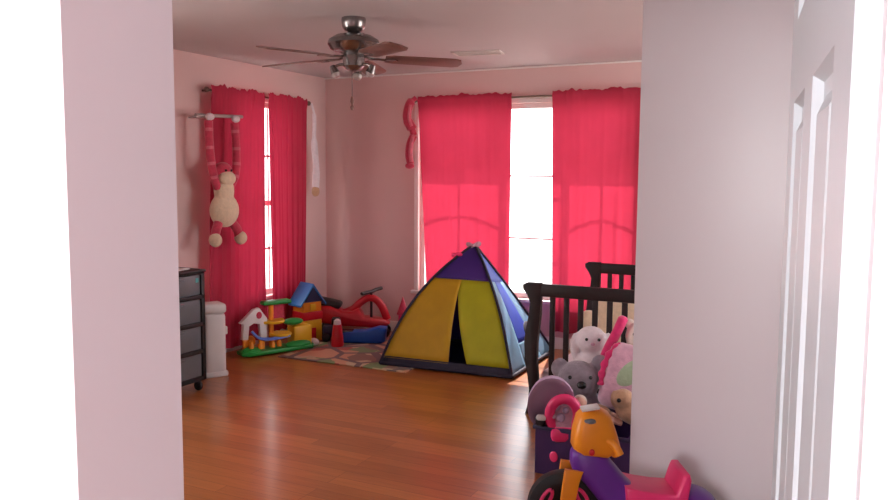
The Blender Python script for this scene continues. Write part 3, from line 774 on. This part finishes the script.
# ------------------------------------------------------------------ toys along the back of the room
def playset():
    root = thing('toy_playset', 'colourful toy playset with green base, blue slide and white gable', 'toy', (-4.25, 5.34, 0.0105), R(64))
    b = MB().prism([(-.33, -.06), (-.26, -.11), (.0, -.09), (.3, -.10), (.34, -.03), (.3, .10), (-.26, .10), (-.33, .05)], .0, .035, 'XY', .01)
    b.ell((-.24, -.04, .04), (.08, .06, .03)).ell((.18, -.05, .045), (.12, .05, .035)).build('base', M['green'], root)
    # white gabled front on posts
    g = MB().prism([(-.33, .27), (-.21, .375), (-.16, .385), (-.09, .29), (-.10, .13), (-.15, .13), (-.16, .25), (-.21, .26), (-.25, .24), (-.26, .13), (-.31, .13), (-.30, .26)], -.03, .02, 'XZ', .006)
    gw = g.build('white_gable', M['whiteplastic'], root)
    MB().ell((-.165, -.032, .325), (.025, .006, .03)).build('arch_window', M['plushred'], gw)
    for x in (-.28, -.13): MB().bx((x-.018, -.02, .03), (x+.018, .015, .14), .004).build('post', M['orange'], root)
    MB().tube(spline([(-.24, -.05, .20), (-.18, -.075, .14), (-.06, -.085, .125), (.08, -.085, .14)], 5), .024, 10, .45).build('slide', M['lightblue'], root)
    MB().lathe([(0, 0), (.105, 0), (.11, .012), (.105, .022), (0, .022)], (-.03, .02, .245)).build('platform', M['yellow'], root)
    MB().lathe([(0, 0), (.09, 0), (.095, .012), (.09, .022), (0, .022)], (.03, -.02, .135)).build('platform', M['yellow'], root)
    MB().lathe([(.022, .03), (.022, .41)], (-.03, .03, 0)).build('column', M['orange'], root)
    MB().bx((-.07, .03, .27), (.09, .05, .39), .006).build('back_wall', M['plushred'], root)
    MB().box((.02, .04, .41), (.26, .09, .035), bev=.014).build('roof_bar', M['green'], root)
    MB().bx((.14, -.06, .03), (.31, .08, .20), .012).build('block', M['yellow'], root)
    MB().ell((.16, .0, .235), (.09, .06, .03)).build('leaf', M['green'], root)
    f = MB()
    for (x, y) in ((-.25, -.06), (-.17, -.065), (-.06, -.06), (-.0, -.055)): f.lathe([(0, 0), (.02, 0), (.022, .03), (.014, .05), (.017, .07), (0, .085)], (x, y, .05))
    f.build('figure', M['orange'], root)
    MB().ell((-.22, .03, .10), (.045, .04, .05)).build('bush', M['orange'], root)
playset()
def house():
    root = thing('toy_house', 'toy house with blue gable roof and red and yellow walls', 'toy house', (-4.30, 5.85, 0), R(70))
    MB().bx((-.10, -.09, 0), (.10, .09, .2), .01).build('lower_wall', M['yellow'], root)
    MB().bx((-.105, -.095, .2), (.105, .095, .275), .008).build('middle_band', M['red'], root)
    MB().prism([(-.095, .275), (-.095, .36), (0, .50), (.095, .36), (.095, .275)], -.085, .085, 'XZ', .003).build('upper_wall', M['orange'], root)
    rf = MB()
    for s in (-1, 1): rf.prism([(0, .53), (s*.135, .345), (s*.135, .325), (0, .505)], -.105, .105, 'XZ', .003)
    rf.build('roof', M['roofblue'], root)
    MB().prism([(-.09, .365), (0, .497), (.09, .365)], -.10, -.086, 'XZ').build('gable_end', M['navy'], root)
    MB().bx((-.03, -.099, .03), (.03, -.09, .13), .003).build('door', M['red'], root)
    MB().bx((-.03, -.099, .29), (.03, -.085, .345), .003).build('window', M['yellow'], root)
house()
def wiggle_car():
    root = thing('ride_on_car', 'red ride-on toy car with black seat and handlebar', 'ride-on toy', (-4.02, 6.17, 0.011), R(26.5))
    root.scale = (1.04, 1, .9)
    body = MB().prism([(-.30, .16), (-.31, .27), (-.27, .33), (-.19, .33), (-.08, .27), (.0, .27), (.06, .30), (.08, .26), (.10, .21), (.30, .18), (.33, .14), (.28, .10), (-.1, .12), (-.2, .13)], -.10, .10, 'XZ', .03)
    body.build('body', M['red'], root, 60)
    arch = MB().tube(spline([(-.10, 0, .24), (.0, 0, .28), (.07, 0, .35), (.135, 0, .395), (.20, 0, .385), (.26, 0, .31), (.305, 0, .18)], 6), .036, 12, 1).build('arch', M['red'], root)
    st = MB().box((-.205, 0, .345), (.22, .17, .075), (0, R(14), 0), bev=.03).ell((-.29, 0, .345), (.035, .085, .06)).build('seat', M['black'], root, 60)
    MB().tube([(.165, 0, .2), (.165, 0, .46)], .012).build('steering_column', M['black'], root)
    MB().tube(spline([(.09, -.10, .455), (.14, -.04, .462), (.17, 0, .465), (.20, .05, .475), (.25, .10, .485)], 4), .018, 10).build('handlebar', M['black'], root)
    for (x, y, q) in ((-.22, -.105, .075), (-.22, .105, .075), (.28, -.075, .055), (.28, .075, .055)):
        ww = MB().lathe([(0, -.02), (q*.8, -.02), (q, -.01), (q, .01), (q*.8, .02), (0, .02)], (x, y, q), 'Y', 24).build('wheel', M['tyre'], root)
    MB().tube([(-.22, -.1, .075), (-.22, .1, .075)], .01).build('axle', M['darkmetal'], root)
    MB().tube([(.28, -.07, .055), (.28, .07, .055)], .01).build('axle', M['darkmetal'], root)
    MB().bx((-.24, -.03, .07), (-.2, .03, .17)).bx((.26, -.02, .05), (.30, .02, .15)).build('axle_block', M['black'], root)
wiggle_car()
def tub():
    root = thing('toy_boat', 'blue plastic toy boat lying on the rug before red car', 'toy', (-3.79, 5.99, .011), R(24))
    root.scale = (.9, 1, .85)
    MB().prism([(-.22, .0), (-.24, .10), (-.16, .12), (.02, .13), (.16, .17), (.235, .16), (.22, .02), (.18, 0)], -.07, .07, 'XZ', .02).build('hull', M['blue'], root, 60)
    MB().box((-.17, 0, .11), (.15, .12, .03), bev=.01).build('deck', M['darkteal'], root)
tub()
cn = thing('toy_canister', 'upright red toy canister with white cap on the rug', 'toy', (-3.90, 5.74, .011))
MB().lathe([(0, 0), (.052, 0), (.055, .01), (.05, .09), (.042, .15), (.036, .19), (0, .19)]).build('body', M['red'], cn)
MB().lathe([(.03, .19), (.034, .195), (.03, .225), (.012, .24), (0, .24)]).build('cap', M['whiteplastic'], cn)
bl = MB().ell((0, 0, .033), (.05, .036, .033)).build('toy_egg', M['whiteplastic']); bl.location = (-4.09, 5.66, .011); tag(bl, 'small white toy egg on the floor before toy house', 'toy')
ct = thing('toy_tower', 'slim pink pointed toy tower against the back wall', 'toy', (-3.63, 6.42, 0))
MB().lathe([(0, 0), (.06, 0), (.06, .02), (.045, .03), (.042, .2), (.05, .21), (0, .21)]).build('tower', M['pink'], ct)
MB().lathe([(.058, .21), (.03, .29), (.004, .37), (0, .375)]).build('spire', M['plushred'], ct)
tc_ = thing('toy_truck', 'dark navy toy truck on the rug behind the red canister', 'toy', (-4.06, 5.90, .0105), R(30))
MB().box((0, 0, .10), (.17, .09, .10), bev=.02).build('body', M['navy'], tc_); MB().box((.03, 0, .18), (.08, .085, .07), bev=.02).build('cab', M['black'], tc_)
for x in (-.055, .055):
    for s in (-1, 1): MB().lathe([(0, -.012), (.035, -.012), (.04, 0), (.035, .012), (0, .012)], (x, s*.045, .04), 'Y', 18).build('wheel', M['tyre'], tc_)
